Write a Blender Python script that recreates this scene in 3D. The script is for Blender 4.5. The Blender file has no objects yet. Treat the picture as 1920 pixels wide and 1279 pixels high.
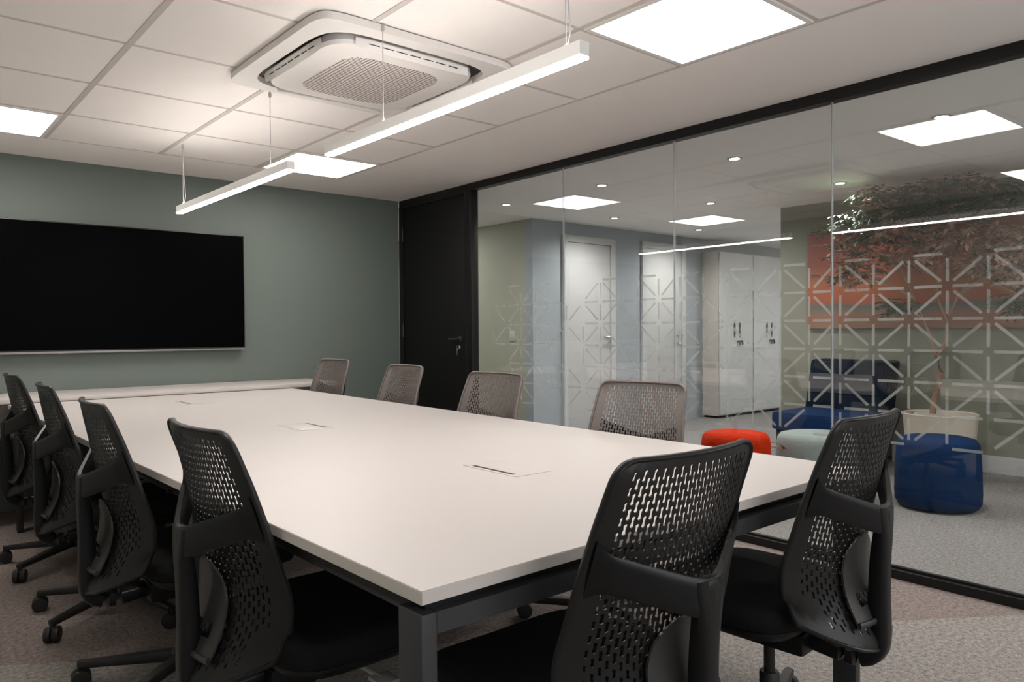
import bpy, bmesh, math, random
from mathutils import Vector, Matrix
random.seed(7)
PI = math.pi
SC = bpy.context.scene
COL = SC.collection

# ------------------------------------------------------------------ helpers
def tag(o, label=None, cat=None, group=None, kind=None):
    if label: o['label'] = label
    if cat: o['category'] = cat
    if group: o['group'] = group
    if kind: o['kind'] = kind
    return o

def empty(name, loc=(0, 0, 0), rz=0.0):
    o = bpy.data.objects.new(name, None)
    o.location = loc
    o.rotation_euler = (0, 0, rz)
    o.empty_display_size = 0.1
    COL.objects.link(o)
    return o

def build(name, bm, mat, parent=None, smooth=None, loc=None, rz=None, weld=False):
    if weld:
        bmesh.ops.remove_doubles(bm, verts=bm.verts, dist=1e-5)
    bmesh.ops.recalc_face_normals(bm, faces=bm.faces)
    me = bpy.data.meshes.new(name)
    bm.to_mesh(me)
    bm.free()
    for m in (mat if isinstance(mat, (list, tuple)) else [mat]):
        me.materials.append(m)
    if smooth is not None:
        for p in me.polygons:
            p.use_smooth = True
        me.set_sharp_from_angle(angle=math.radians(smooth))
    o = bpy.data.objects.new(name, me)
    COL.objects.link(o)
    if parent: o.parent = parent
    if loc: o.location = loc
    if rz is not None: o.rotation_euler = (0, 0, rz)
    return o

def copy_tree(o, parent=None):
    c = o.copy()
    COL.objects.link(c)
    if parent: c.parent = parent
    for ch in o.children:
        copy_tree(ch, c)
    return c

def add_box(bm, lo, hi, bev=0.0, mi=0, M=None):
    vs = [bm.verts.new((x, y, z)) for z in (lo[2], hi[2]) for y in (lo[1], hi[1]) for x in (lo[0], hi[0])]
    fs = [bm.faces.new([vs[i] for i in f]) for f in
          ((0, 2, 3, 1), (4, 5, 7, 6), (0, 1, 5, 4), (2, 6, 7, 3), (0, 4, 6, 2), (1, 3, 7, 5))]
    for f in fs: f.material_index = mi
    if bev > 0:
        es = list({e for f in fs for e in f.edges})
        r = bmesh.ops.bevel(bm, geom=es, offset=bev, segments=2, profile=0.6, affect='EDGES')
        vs = list({v for f in r['faces'] for v in f.verts} | {v for v in vs if v.is_valid})
        for f in {f for v in vs for f in v.link_faces}: f.material_index = mi
    if M is not None:
        for v in {v for v in vs if v.is_valid}: v.co = M @ v.co
    return vs

def box(name, lo, hi, mat, parent=None, bev=0.0, **k):
    bm = bmesh.new()
    add_box(bm, lo, hi, bev)
    return build(name, bm, mat, parent, smooth=35 if bev else None, **k)

def add_loft(bm, rings, closed=True, cap0=True, cap1=True, mi=0):
    R = [[bm.verts.new(p) for p in r] for r in rings]
    n = len(R[0])
    for a, b in zip(R, R[1:]):
        for i in range(n if closed else n - 1):
            j = (i + 1) % n
            bm.faces.new((a[i], a[j], b[j], b[i])).material_index = mi
    if cap0: bm.faces.new(list(reversed(R[0]))).material_index = mi
    if cap1: bm.faces.new(R[-1]).material_index = mi
    return R

def frame_at(d, up=Vector((0, 0, 1))):
    d = d.normalized()
    if abs(d.dot(up)) > 0.98: up = Vector((0, 1, 0))
    s = d.cross(up).normalized()
    return s, s.cross(d).normalized()

def add_tube(bm, pts, radii, n=10, up=Vector((0, 0, 1)), sq=None, mi=0):
    """sweep along pts; radii: number / list; or (ru, rv) pairs for an elliptic / squared section"""
    P = [Vector(p) for p in pts]
    rings = []
    for i, p in enumerate(P):
        d = (P[min(i + 1, len(P) - 1)] - P[max(i - 1, 0)])
        s, u = frame_at(d, up)
        r = radii[i] if isinstance(radii, list) else radii
        ru, rv = r if isinstance(r, tuple) else (r, r)
        ring = []
        for k in range(n):
            a = 2 * PI * (k + 0.5) / n
            c, q = math.cos(a), math.sin(a)
            if sq:
                c = math.copysign(abs(c) ** sq, c); q = math.copysign(abs(q) ** sq, q)
            ring.append(p + s * (ru * c) + u * (rv * q))
        rings.append(ring)
    return add_loft(bm, rings, mi=mi)

def add_lathe(bm, prof, center=(0, 0, 0), n=40, mi=0, cap0=True, cap1=True):
    c = Vector(center)
    rings = [[c + Vector((r * math.cos(2 * PI * k / n), r * math.sin(2 * PI * k / n), z)) for k in range(n)] for r, z in prof]
    return add_loft(bm, rings, mi=mi, cap0=cap0, cap1=cap1)

def sup_ring(w, d, z, e, n=48, cx=0, cy=0):
    out = []
    for k in range(n):
        a = 2 * PI * k / n
        c, s = math.cos(a), math.sin(a)
        out.append(Vector((cx + w / 2 * math.copysign(abs(c) ** e, c), cy + d / 2 * math.copysign(abs(s) ** e, s), z)))
    return out

def lerp_tab(tab, x):
    """smooth (Catmull-free) monotone table lookup"""
    if x <= tab[0][0]: return tab[0][1]
    for (a, va), (b, vb) in zip(tab, tab[1:]):
        if x <= b:
            t = (x - a) / (b - a)
            return va + (vb - va) * t
    return tab[-1][1]

def spline_tab(tab, x):
    n = len(tab)
    if x <= tab[0][0]: return tab[0][1]
    if x >= tab[-1][0]: return tab[-1][1]
    for i in range(n - 1):
        a, va = tab[i]; b, vb = tab[i + 1]
        if x <= b:
            h = b - a; t = (x - a) / h
            ma = (vb - tab[i - 1][1]) / (b - tab[i - 1][0]) if i > 0 else (vb - va) / h
            mb = (tab[i + 2][1] - va) / (tab[i + 2][0] - a) if i + 2 < n else (vb - va) / h
            return ((2*t**3 - 3*t*t + 1) * va + (t**3 - 2*t*t + t) * h * ma + (-2*t**3 + 3*t*t) * vb + (t**3 - t*t) * h * mb)

# ------------------------------------------------------------------ materials
def new_mat(name):
    m = bpy.data.materials.new(name)
    m.use_nodes = True
    nt = m.node_tree
    return m, nt, nt.nodes['Principled BSDF'], nt.nodes['Material Output']

def pbr(name, col, rough=0.5, metal=0.0, spec=0.5, noise=0.0, nscale=20.0, bump=0.0, bscale=200.0, coat=0.0):
    m, nt, p, out = new_mat(name)
    p.inputs['Base Color'].default_value = (*col, 1)
    p.inputs['Roughness'].default_value = rough
    p.inputs['Metallic'].default_value = metal
    p.inputs['Specular IOR Level'].default_value = spec
    if coat: p.inputs['Coat Weight'].default_value = coat
    tc = nt.nodes.new('ShaderNodeTexCoord')
    if noise:
        n = nt.nodes.new('ShaderNodeTexNoise'); n.inputs['Scale'].default_value = nscale; n.inputs['Detail'].default_value = 4
        nt.links.new(tc.outputs['Object'], n.inputs['Vector'])
        r = nt.nodes.new('ShaderNodeMapRange')
        r.inputs['To Min'].default_value = 1 - noise; r.inputs['To Max'].default_value = 1 + noise
        nt.links.new(n.outputs['Fac'], r.inputs['Value'])
        v = nt.nodes.new('ShaderNodeVectorMath'); v.operation = 'SCALE'
        v.inputs[0].default_value = col
        nt.links.new(r.outputs['Result'], v.inputs['Scale'])
        nt.links.new(v.outputs['Vector'], p.inputs['Base Color'])
    if bump:
        n2 = nt.nodes.new('ShaderNodeTexNoise'); n2.inputs['Scale'].default_value = bscale; n2.inputs['Detail'].default_value = 3
        nt.links.new(tc.outputs['Object'], n2.inputs['Vector'])
        b = nt.nodes.new('ShaderNodeBump'); b.inputs['Strength'].default_value = bump; b.inputs['Distance'].default_value = 0.004
        nt.links.new(n2.outputs['Fac'], b.inputs['Height'])
        nt.links.new(b.outputs['Normal'], p.inputs['Normal'])
    return m

def emit(name, col, strength):
    m, nt, p, out = new_mat(name)
    nt.nodes.remove(p)
    e = nt.nodes.new('ShaderNodeEmission')
    e.inputs['Color'].default_value = (*col, 1); e.inputs['Strength'].default_value = strength
    nt.links.new(e.outputs['Emission'], out.inputs['Surface'])
    return m

WARM = (1.0, 0.935, 0.875)
M = {}
M['wall_green'] = pbr('wall_green_paint', (0.127, 0.155, 0.138), 0.6, noise=0.02, nscale=3, bump=0.08, bscale=300)
M['wall_dark'] = pbr('wall_left_paint', (0.40, 0.42, 0.39), 0.7, noise=0.02, nscale=3)
M['wall_rear'] = pbr('wall_rear_paint', (0.72, 0.70, 0.68), 0.7, noise=0.02, nscale=3)
M['wall_sage'] = pbr('wall_sage_paint', (0.185, 0.183, 0.145), 0.65, noise=0.02, nscale=3)
M['wall_olive'] = pbr('wall_olive_paint', (0.36, 0.355, 0.29), 0.65, noise=0.02, nscale=3)  # sage paint again, lightened to stand in for the light on the corridor wall
M['wall_blue'] = pbr('wall_grey_blue_paint', (0.32, 0.35, 0.38), 0.6, noise=0.02, nscale=3)
M['ceil_tile'] = pbr('ceiling_tile_white', (0.95, 0.905, 0.875), 0.85, noise=0.015, nscale=8, bump=0.15, bscale=400)
M['ceil_grid'] = pbr('ceiling_grid_grey', (0.60, 0.56, 0.52), 0.5, noise=0.01)
M['ceil_plaster'] = pbr('ceiling_plaster', (0.94, 0.895, 0.865), 0.85, noise=0.015, nscale=4)
M['ceil_lounge'] = pbr('lounge_ceiling_plaster', (0.90, 0.89, 0.87), 0.85, noise=0.015, nscale=4)
M['white_plastic'] = pbr('air_unit_white_plastic', (0.82, 0.79, 0.765), 0.45, noise=0.01)
M['dark_gap'] = pbr('air_unit_slot_dark', (0.03, 0.028, 0.027), 0.7, noise=0.05)
M['laminate'] = pbr('table_white_laminate', (0.505, 0.476, 0.462), 0.42, noise=0.01, nscale=5, spec=0.4)
M['lam_edge'] = pbr('table_edge_laminate', (0.60, 0.55, 0.515), 0.5, noise=0.01, nscale=9)
M['cred_front'] = pbr('credenza_front_laminate', (0.17, 0.15, 0.13), 0.5, noise=0.06, nscale=9)
M['steel_dark'] = pbr('powder_coated_charcoal_steel', (0.030, 0.031, 0.033), 0.45, noise=0.05, nscale=60)
M['black'] = pbr('black_satin_metal', (0.006, 0.006, 0.0065), 0.42, spec=0.3, noise=0.05, nscale=60)
M['door_black'] = pbr('black_door_paint', (0.0045, 0.0047, 0.005), 0.6, spec=0.25, noise=0.04, nscale=20)
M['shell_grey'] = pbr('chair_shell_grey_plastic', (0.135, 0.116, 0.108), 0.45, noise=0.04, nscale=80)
M['shell'] = pbr('chair_shell_graphite_plastic', (0.0125, 0.012, 0.0118), 0.40, spec=0.32, noise=0.04, nscale=80)
M['frame_pl'] = pbr('chair_frame_black_plastic', (0.0065, 0.0065, 0.007), 0.38, spec=0.3, noise=0.04, nscale=80)
M['lumbar'] = pbr('chair_lumbar_grey_plastic', (0.034, 0.032, 0.031), 0.36, noise=0.04, nscale=80)
M['seat'] = pbr('chair_seat_black_fabric', (0.010, 0.010, 0.011), 0.9, noise=0.15, nscale=300, bump=0.3, bscale=900, spec=0.2)
M['base_pl'] = pbr('chair_base_black_nylon', (0.013, 0.013, 0.013), 0.5, noise=0.04, nscale=80)
M['chrome'] = pbr('chrome', (0.72, 0.72, 0.72), 0.15, metal=1.0, noise=0.01)
M['grey_pl'] = pbr('light_grey_plastic', (0.45, 0.43, 0.42), 0.4, noise=0.02)
M['tv_screen'] = pbr('black_glass_screen', (0.0010, 0.0010, 0.0014), 0.4, spec=0.02, noise=0.02)
M['tv_case'] = pbr('black_tv_casing', (0.010, 0.010, 0.011), 0.4, noise=0.03)
M['tv_chin'] = pbr('grey_tv_lower_trim', (0.22, 0.21, 0.21), 0.35, metal=0.5, noise=0.03)
M['white_paint'] = pbr('white_painted_wood', (0.50, 0.50, 0.50), 0.5, noise=0.015, nscale=5)
M['locker_side'] = pbr('locker_warm_white_side', (0.52, 0.48, 0.45), 0.5, noise=0.015, nscale=5)
M['locker_door'] = pbr('locker_white_door', (0.56, 0.57, 0.58), 0.45, noise=0.015, nscale=5)
M['navy'] = pbr('navy_upholstery', (0.0035, 0.022, 0.078), 0.8, spec=0.15, noise=0.12, nscale=40, bump=0.2, bscale=700)
M['navy_d'] = pbr('dark_navy_upholstery', (0.0012, 0.006, 0.017), 0.85, spec=0.15, noise=0.12, nscale=40, bump=0.2, bscale=700)
M['orange'] = pbr('orange_upholstery', (0.46, 0.022, 0.0005), 0.85, spec=0.1, noise=0.06, nscale=40, bump=0.2, bscale=700)
M['mint'] = pbr('mint_upholstery', (0.25, 0.285, 0.28), 0.85, spec=0.15, noise=0.05, nscale=40, bump=0.2, bscale=700)
M['leather'] = pbr('tan_leather', (0.30, 0.085, 0.03), 0.5, noise=0.15, nscale=60)
M['pot'] = pbr('beige_planter', (0.50, 0.44, 0.37), 0.6, noise=0.04, nscale=12)
M['soil'] = pbr('dark_soil', (0.035, 0.024, 0.018), 0.95, noise=0.5, nscale=60, bump=0.8, bscale=80)
M['bark'] = pbr('tree_bark', (0.24, 0.14, 0.095), 0.85, noise=0.3, nscale=30, bump=0.6, bscale=60)
M['joint'] = pbr('polished_glass_edge', (0.55, 0.58, 0.60), 0.15, noise=0.01, coat=0.5)

def leaf_mat(name, c1, c2):
    m, nt, p, out = new_mat(name)
    g = nt.nodes.new('ShaderNodeObjectInfo'); tc = nt.nodes.new('ShaderNodeTexCoord')
    n = nt.nodes.new('ShaderNodeTexNoise'); n.inputs['Scale'].default_value = 9
    nt.links.new(tc.outputs['Object'], n.inputs['Vector'])
    r = nt.nodes.new('ShaderNodeValToRGB')
    r.color_ramp.elements[0].position = 0.35; r.color_ramp.elements[0].color = (*c1, 1)
    r.color_ramp.elements[1].position = 0.7; r.color_ramp.elements[1].color = (*c2, 1)
    nt.links.new(n.outputs['Fac'], r.inputs['Fac'])
    nt.links.new(r.outputs['Color'], p.inputs['Base Color'])
    p.inputs['Roughness'].default_value = 0.45
    return m
M['leaf_green'] = leaf_mat('leaf_dark_green', (0.022, 0.045, 0.025), (0.06, 0.09, 0.055))
M['leaf_bronze'] = leaf_mat('leaf_bronze', (0.22, 0.09, 0.06), (0.58, 0.40, 0.31))

def carpet(name, base, light=None, line=None):
    """speckled loop-pile carpet; optional second tone on the near side of a diagonal seam"""
    m, nt, p, out = new_mat(name)
    tc = nt.nodes.new('ShaderNodeTexCoord')
    n = nt.nodes.new('ShaderNodeTexNoise'); n.inputs['Scale'].default_value = 190; n.inputs['Detail'].default_value = 2
    nt.links.new(tc.outputs['Object'], n.inputs['Vector'])
    n2 = nt.nodes.new('ShaderNodeTexNoise'); n2.inputs['Scale'].default_value = 60; n2.inputs['Detail'].default_value = 3
    nt.links.new(tc.outputs['Object'], n2.inputs['Vector'])
    add = nt.nodes.new('ShaderNodeMath'); add.operation = 'ADD'
    nt.links.new(n.outputs['Fac'], add.inputs[0]); nt.links.new(n2.outputs['Fac'], add.inputs[1])
    r = nt.nodes.new('ShaderNodeMapRange')
    r.inputs['From Min'].default_value = 0.65; r.inputs['From Max'].default_value = 1.35
    r.inputs['To Min'].default_value = 0.45; r.inputs['To Max'].default_value = 1.55
    nt.links.new(add.outputs[0], r.inputs['Value'])
    v = nt.nodes.new('ShaderNodeVectorMath'); v.operation = 'SCALE'
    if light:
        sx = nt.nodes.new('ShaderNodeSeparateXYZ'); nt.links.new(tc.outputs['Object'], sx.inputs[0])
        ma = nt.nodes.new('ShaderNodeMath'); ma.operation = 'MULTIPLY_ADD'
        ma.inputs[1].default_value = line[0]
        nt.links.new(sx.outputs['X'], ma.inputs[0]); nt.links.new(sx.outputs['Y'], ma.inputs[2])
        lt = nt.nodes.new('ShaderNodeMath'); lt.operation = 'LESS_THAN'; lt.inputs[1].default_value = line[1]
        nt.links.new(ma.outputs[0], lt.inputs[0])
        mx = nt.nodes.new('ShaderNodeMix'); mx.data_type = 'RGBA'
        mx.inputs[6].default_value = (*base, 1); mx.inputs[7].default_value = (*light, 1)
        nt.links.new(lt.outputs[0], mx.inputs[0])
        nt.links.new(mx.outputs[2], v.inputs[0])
    else:
        v.inputs[0].default_value = base
    nt.links.new(r.outputs['Result'], v.inputs['Scale'])
    nt.links.new(v.outputs['Vector'], p.inputs['Base Color'])
    p.inputs['Roughness'].default_value = 0.95; p.inputs['Specular IOR Level'].default_value = 0.1
    b = nt.nodes.new('ShaderNodeBump'); b.inputs['Strength'].default_value = 0.5; b.inputs['Distance'].default_value = 0.004
    nt.links.new(n.outputs['Fac'], b.inputs['Height']); nt.links.new(b.outputs['Normal'], p.inputs['Normal'])
    return m
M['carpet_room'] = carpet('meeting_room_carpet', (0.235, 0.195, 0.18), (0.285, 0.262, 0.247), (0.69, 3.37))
M['carpet_lounge'] = carpet('lounge_carpet', (0.225, 0.215, 0.212))

def glass_mat():
    m, nt, p, out = new_mat('clear_partition_glass')
    nt.nodes.remove(p)
    t = nt.nodes.new('ShaderNodeBsdfTransparent'); t.inputs['Color'].default_value = (0.965, 0.985, 0.98, 1)
    g = nt.nodes.new('ShaderNodeBsdfGlossy'); g.inputs['Roughness'].default_value = 0.0
    g.inputs['Color'].default_value = (1, 1, 1, 1)
    lw = nt.nodes.new('ShaderNodeLayerWeight'); lw.inputs['Blend'].default_value = 0.5   # facing = 1 - cos
    pw = nt.nodes.new('ShaderNodeMath'); pw.operation = 'POWER'; pw.inputs[1].default_value = 5.0
    nt.links.new(lw.outputs['Facing'], pw.inputs[0])
    f = nt.nodes.new('ShaderNodeMath'); f.operation = 'MULTIPLY_ADD'; f.inputs[1].default_value = 0.93; f.inputs[2].default_value = 0.07
    nt.links.new(pw.outputs[0], f.inputs[0])
    mx = nt.nodes.new('ShaderNodeMixShader')
    nt.links.new(f.outputs[0], mx.inputs[0]); nt.links.new(t.outputs[0], mx.inputs[1]); nt.links.new(g.outputs[0], mx.inputs[2])
    nt.links.new(mx.outputs[0], out.inputs['Surface'])
    return m
M['glass'] = glass_mat()

def frosted_mat():
    m, nt, p, out = new_mat('frosted_vinyl')
    p.inputs['Base Color'].default_value = (0.46, 0.46, 0.45, 1); p.inputs['Roughness'].default_value = 0.6
    t = nt.nodes.new('ShaderNodeBsdfTransparent')
    tl = nt.nodes.new('ShaderNodeBsdfTranslucent'); tl.inputs['Color'].default_value = (0.55, 0.55, 0.545, 1)
    m1 = nt.nodes.new('ShaderNodeMixShader'); m1.inputs[0].default_value = 0.4
    nt.links.new(p.outputs[0], m1.inputs[1]); nt.links.new(tl.outputs[0], m1.inputs[2])
    tc = nt.nodes.new('ShaderNodeTexCoord'); n = nt.nodes.new('ShaderNodeTexNoise'); n.inputs['Scale'].default_value = 2.2
    nt.links.new(tc.outputs['Object'], n.inputs['Vector'])
    r = nt.nodes.new('ShaderNodeMapRange'); r.inputs['From Min'].default_value = 0.38; r.inputs['From Max'].default_value = 0.55
    r.inputs['To Min'].default_value = 0.34; r.inputs['To Max'].default_value = 0.60
    nt.links.new(n.outputs['Fac'], r.inputs['Value'])
    m2 = nt.nodes.new('ShaderNodeMixShader')
    nt.links.new(r.outputs[0], m2.inputs[0])
    nt.links.new(t.outputs[0], m2.inputs[1]); nt.links.new(m1.outputs[0], m2.inputs[2])
    nt.links.new(m2.outputs[0], out.inputs['Surface'])
    return m
M['frost'] = frosted_mat()

def painting_mat():
    """abstract sunset: warm bands over a grey band, along local Z (0..0.86) and Y"""
    m, nt, p, out = new_mat('sunset_canvas_print')
    tc = nt.nodes.new('ShaderNodeTexCoord')
    sx = nt.nodes.new('ShaderNodeSeparateXYZ'); nt.links.new(tc.outputs['Object'], sx.inputs[0])
    n = nt.nodes.new('ShaderNodeTexNoise'); n.inputs['Scale'].default_value = 2.0; n.inputs['Detail'].default_value = 3
    nt.links.new(tc.outputs['Object'], n.inputs['Vector'])
    a = nt.nodes.new('ShaderNodeMath'); a.operation = 'MULTIPLY_ADD'; a.inputs[1].default_value = 0.10
    nt.links.new(n.outputs['Fac'], a.inputs[0]); nt.links.new(sx.outputs['Z'], a.inputs[2])
    r = nt.nodes.new('ShaderNodeValToRGB')
    el = r.color_ramp.elements
    stops = [(0.05, (0.24, 0.115, 0.08)), (0.17, (0.25, 0.105, 0.065)), (0.215, (0.13, 0.11, 0.09)), (0.245, (0.085, 0.085, 0.075)),
             (0.285, (0.30, 0.052, 0.016)), (0.45, (0.28, 0.07, 0.015)), (0.62, (0.19, 0.026, 0.010)), (0.90, (0.20, 0.03, 0.013))]
    el[0].position, el[0].color = stops[0][0], (*stops[0][1], 1)
    el[1].position, el[1].color = stops[-1][0], (*stops[-1][1], 1)
    for ps, c in stops[1:-1]:
        e = el.new(ps); e.color = (*c, 1)
    nt.links.new(a.outputs[0], r.inputs['Fac'])
    nt.links.new(r.outputs['Color'], p.inputs['Base Color'])
    p.inputs['Roughness'].default_value = 0.6
    return m
M['painting'] = painting_mat()

def grille_mat():
    m, nt, p, out = new_mat('perforated_grille')
    tc = nt.nodes.new('ShaderNodeTexCoord')
    mp = nt.nodes.new('ShaderNodeMapping'); mp.inputs['Scale'].default_value = (1, 1, 1)
    nt.links.new(tc.outputs['Object'], mp.inputs['Vector'])
    v = nt.nodes.new('ShaderNodeTexVoronoi'); v.inputs['Scale'].default_value = 62; v.inputs['Randomness'].default_value = 0.0
    nt.links.new(mp.outputs[0], v.inputs['Vector'])
    lt = nt.nodes.new('ShaderNodeMath'); lt.operation = 'LESS_THAN'; lt.inputs[1].default_value = 0.42
    nt.links.new(v.outputs['Distance'], lt.inputs[0])
    mx = nt.nodes.new('ShaderNodeMix'); mx.data_type = 'RGBA'
    mx.inputs[6].default_value = (0.80, 0.76, 0.73, 1); mx.inputs[7].default_value = (0.20, 0.15, 0.135, 1)
    nt.links.new(lt.outputs[0], mx.inputs[0]); nt.links.new(mx.outputs[2], p.inputs['Base Color'])
    p.inputs['Roughness'].default_value = 0.5
    return m
M['grille'] = grille_mat()

M['panel_emit'] = emit('panel_light_diffuser', WARM, 15.0)
M['bar_emit'] = emit('linear_light_diffuser', WARM, 34.0)
M['up_emit'] = emit('linear_light_upper_diffuser', WARM, 26.0)  # upward glow added to the pendants to brighten the ceiling
M['fixture_white'] = pbr('fixture_white_paint', (0.80, 0.79, 0.78), 0.45, noise=0.01)
M['spot_emit'] = emit('downlight_lens', (1.0, 0.95, 0.90), 25.0)

# ------------------------------------------------------------------ dimensions
H = 2.32            # ceiling height
CAMZ = 1.16
BACK = 5.83         # back wall
LEFT = -0.27
REAR = -1.6
GX0, GROT = 3.583, -0.018    # glass partition: x at y=0, rotation
def gx(y): return GX0 - math.tan(GROT) * y
FARX, FARY = 11.0, 9.0

# ------------------------------------------------------------------ setting
def struct(o):
    o['kind'] = 'structure'
    return o

bm = bmesh.new()
vs = [bm.verts.new(p) for p in ((LEFT - .1, REAR - .1, 0), (gx(REAR) - .02, REAR - .1, 0), (gx(BACK) - .02, BACK + .1, 0), (LEFT - .1, BACK + .1, 0))]
f = bm.faces.new(vs)
r = bmesh.ops.extrude_face_region(bm, geom=[f])
for v in [g for g in r['geom'] if isinstance(g, bmesh.types.BMVert)]: v.co.z -= 0.1
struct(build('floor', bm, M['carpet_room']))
bm = bmesh.new()
vs = [bm.verts.new(p) for p in ((gx(REAR) - .02, REAR - .1, 0), (FARX, REAR - .1, 0), (FARX, FARY, 0), (gx(FARY) - .02, FARY, 0))]
f = bm.faces.new(vs)
r = bmesh.ops.extrude_face_region(bm, geom=[f])
for v in [g for g in r['geom'] if isinstance(g, bmesh.types.BMVert)]: v.co.z -= 0.1
struct(build('floor', bm, M['carpet_lounge']))

# ceiling: plaster slab with the tiled field let into it, T-bars of the grid
TX = [2.735 - 0.640 * k for k in range(5)]          # 2.735 .. 0.175
TY = [5.195 - 0.6315 * k for k in range(11)]         # 5.195 .. -1.12
bm = bmesh.new()
add_box(bm, (LEFT - .1, REAR - .1, H), (gx(3), BACK + .1, H + 0.1))
ceil = struct(build('ceiling', bm, M['ceil_plaster']))
bm = bmesh.new()
for i in range(4):
    for j in range(10):
        add_box(bm, (TX[i + 1] + .004, TY[j + 1] + .004, H - .004), (TX[i] - .004, TY[j] - .004, H + .01), bev=0.002)
build('ceiling_tiles', bm, M['ceil_tile'], ceil)
bm = bmesh.new()
for i, x in enumerate(TX):
    w = 0.012 if 0 < i < 4 else 0.010
    add_box(bm, (x - w, TY[-1], H - .007), (x + w, TY[0] + w, H + .001))
for y in TY:
    for i in range(4):
        add_box(bm, (TX[i + 1] + .012, y - .008, H - .006), (TX[i] - .012, y + .008, H + .001))
build('ceiling_grid', bm, M['ceil_grid'], ceil)
bm = bmesh.new()
add_box(bm, (gx(3), REAR - .1, H), (FARX, FARY, H + 0.1))
add_box(bm, (gx(BACK), BACK + .1, H), (gx(3), FARY, H + 0.1))
struct(build('ceiling', bm, M['ceil_lounge']))

struct(box('wall_back', (LEFT - .1, BACK, 0), (gx(BACK) - .035, BACK + .1, H), M['wall_green']))
struct(box('wall_left', (LEFT - .1, REAR, 0), (LEFT, BACK, H), M['wall_dark']))
WX0, WX1, WZ0, WZ1 = .05, 3.35, .85, 2.15  # unseen rear window, added to let in more light
bm = bmesh.new()
add_box(bm, (LEFT - .1, REAR - .1, 0), (WX0, REAR, H)); add_box(bm, (WX1, REAR - .1, 0), (FARX, REAR, H))
add_box(bm, (WX0, REAR - .1, 0), (WX1, REAR, WZ0)); add_box(bm, (WX0, REAR - .1, WZ1), (WX1, REAR, H))
struct(build('wall_rear', bm, M['wall_rear']))
bm = bmesh.new()
for k in range(4):
    xx = WX0 + (WX1 - WX0 - .05) * k / 3
    add_box(bm, (xx, REAR - .07, WZ0), (xx + .05, REAR - .03, WZ1))
add_box(bm, (WX0, REAR - .07, WZ0), (WX1, REAR - .03, WZ0 + .05)); add_box(bm, (WX0, REAR - .07, WZ1 - .05), (WX1, REAR - .03, WZ1))
struct(build('window_7', bm, M['black']))
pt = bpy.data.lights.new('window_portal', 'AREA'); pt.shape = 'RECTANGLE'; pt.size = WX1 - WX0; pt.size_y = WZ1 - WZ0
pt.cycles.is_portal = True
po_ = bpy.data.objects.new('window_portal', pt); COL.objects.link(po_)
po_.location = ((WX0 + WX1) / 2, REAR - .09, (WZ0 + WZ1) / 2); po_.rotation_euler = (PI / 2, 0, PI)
# lounge walls
AX = 5.285
struct(box('wall_corridor', (AX, BACK + .12, 0), (AX + .12, FARY, H), M['wall_olive']))
struct(box('wall_far', (AX, BACK, 0), (FARX, BACK + .12, H), M['wall_blue']))
struct(box('wall_corridor_end', (gx(BACK) - .035, FARY - .1, 0), (AX, FARY, H), M['wall_olive']))
struct(box('wall_corridor_left', (gx(BACK) - .135, BACK + .1, 0), (gx(BACK) - .035, FARY - .1, H), M['wall_olive']))
struct(box('wall_sage', (6.75, REAR, 0), (6.90, 3.855, H), M['wall_sage']))
struct(box('wall_right', (FARX - .1, REAR, 0), (FARX, BACK, H), M['wall_rear']))
struct(box('baseboard_sage', (6.735, REAR, 0), (6.75, 3.855, 0.135), M['white_paint']))
struct(box('baseboard_corridor', (AX - .012, BACK - .012, 0), (AX, FARY - .1, 0.09), M['white_paint']))
struct(box('baseboard_far', (AX, BACK - .012, 0), (5.68, BACK, 0.09), M['white_paint']))

# ------------------------------------------------------------------ glazed partition (own frame: x = 0 is the glass, y along it)
PART = dict(loc=(GX0, 0, 0), rz=GROT)
def pbox(name, lo, hi, mat, bev=0.0):
    return struct(box(name, lo, hi, mat, None, bev, **PART))
Y_POST = 4.775
pbox('trim_1', (-.03, REAR, H - .055), (.03, BACK - .005, H), M['black'])            # head rail
bm = bmesh.new()
add_box(bm, (-.035, REAR, 0), (.035, Y_POST - .045, .042), bev=.002)
add_box(bm, (-.012, REAR, .042), (.012, Y_POST - .045, .052))
struct(build('trim_2', bm, M['black'], None, **PART))                                # floor rail
pbox('trim_3', (-.035, Y_POST - .045, 0), (.035, Y_POST + .045, H - .055), M['black'], .002)
pbox('trim_4', (-.035, BACK - .065, 0), (.035, BACK - .005, H - .055), M['black'], .002)
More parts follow.
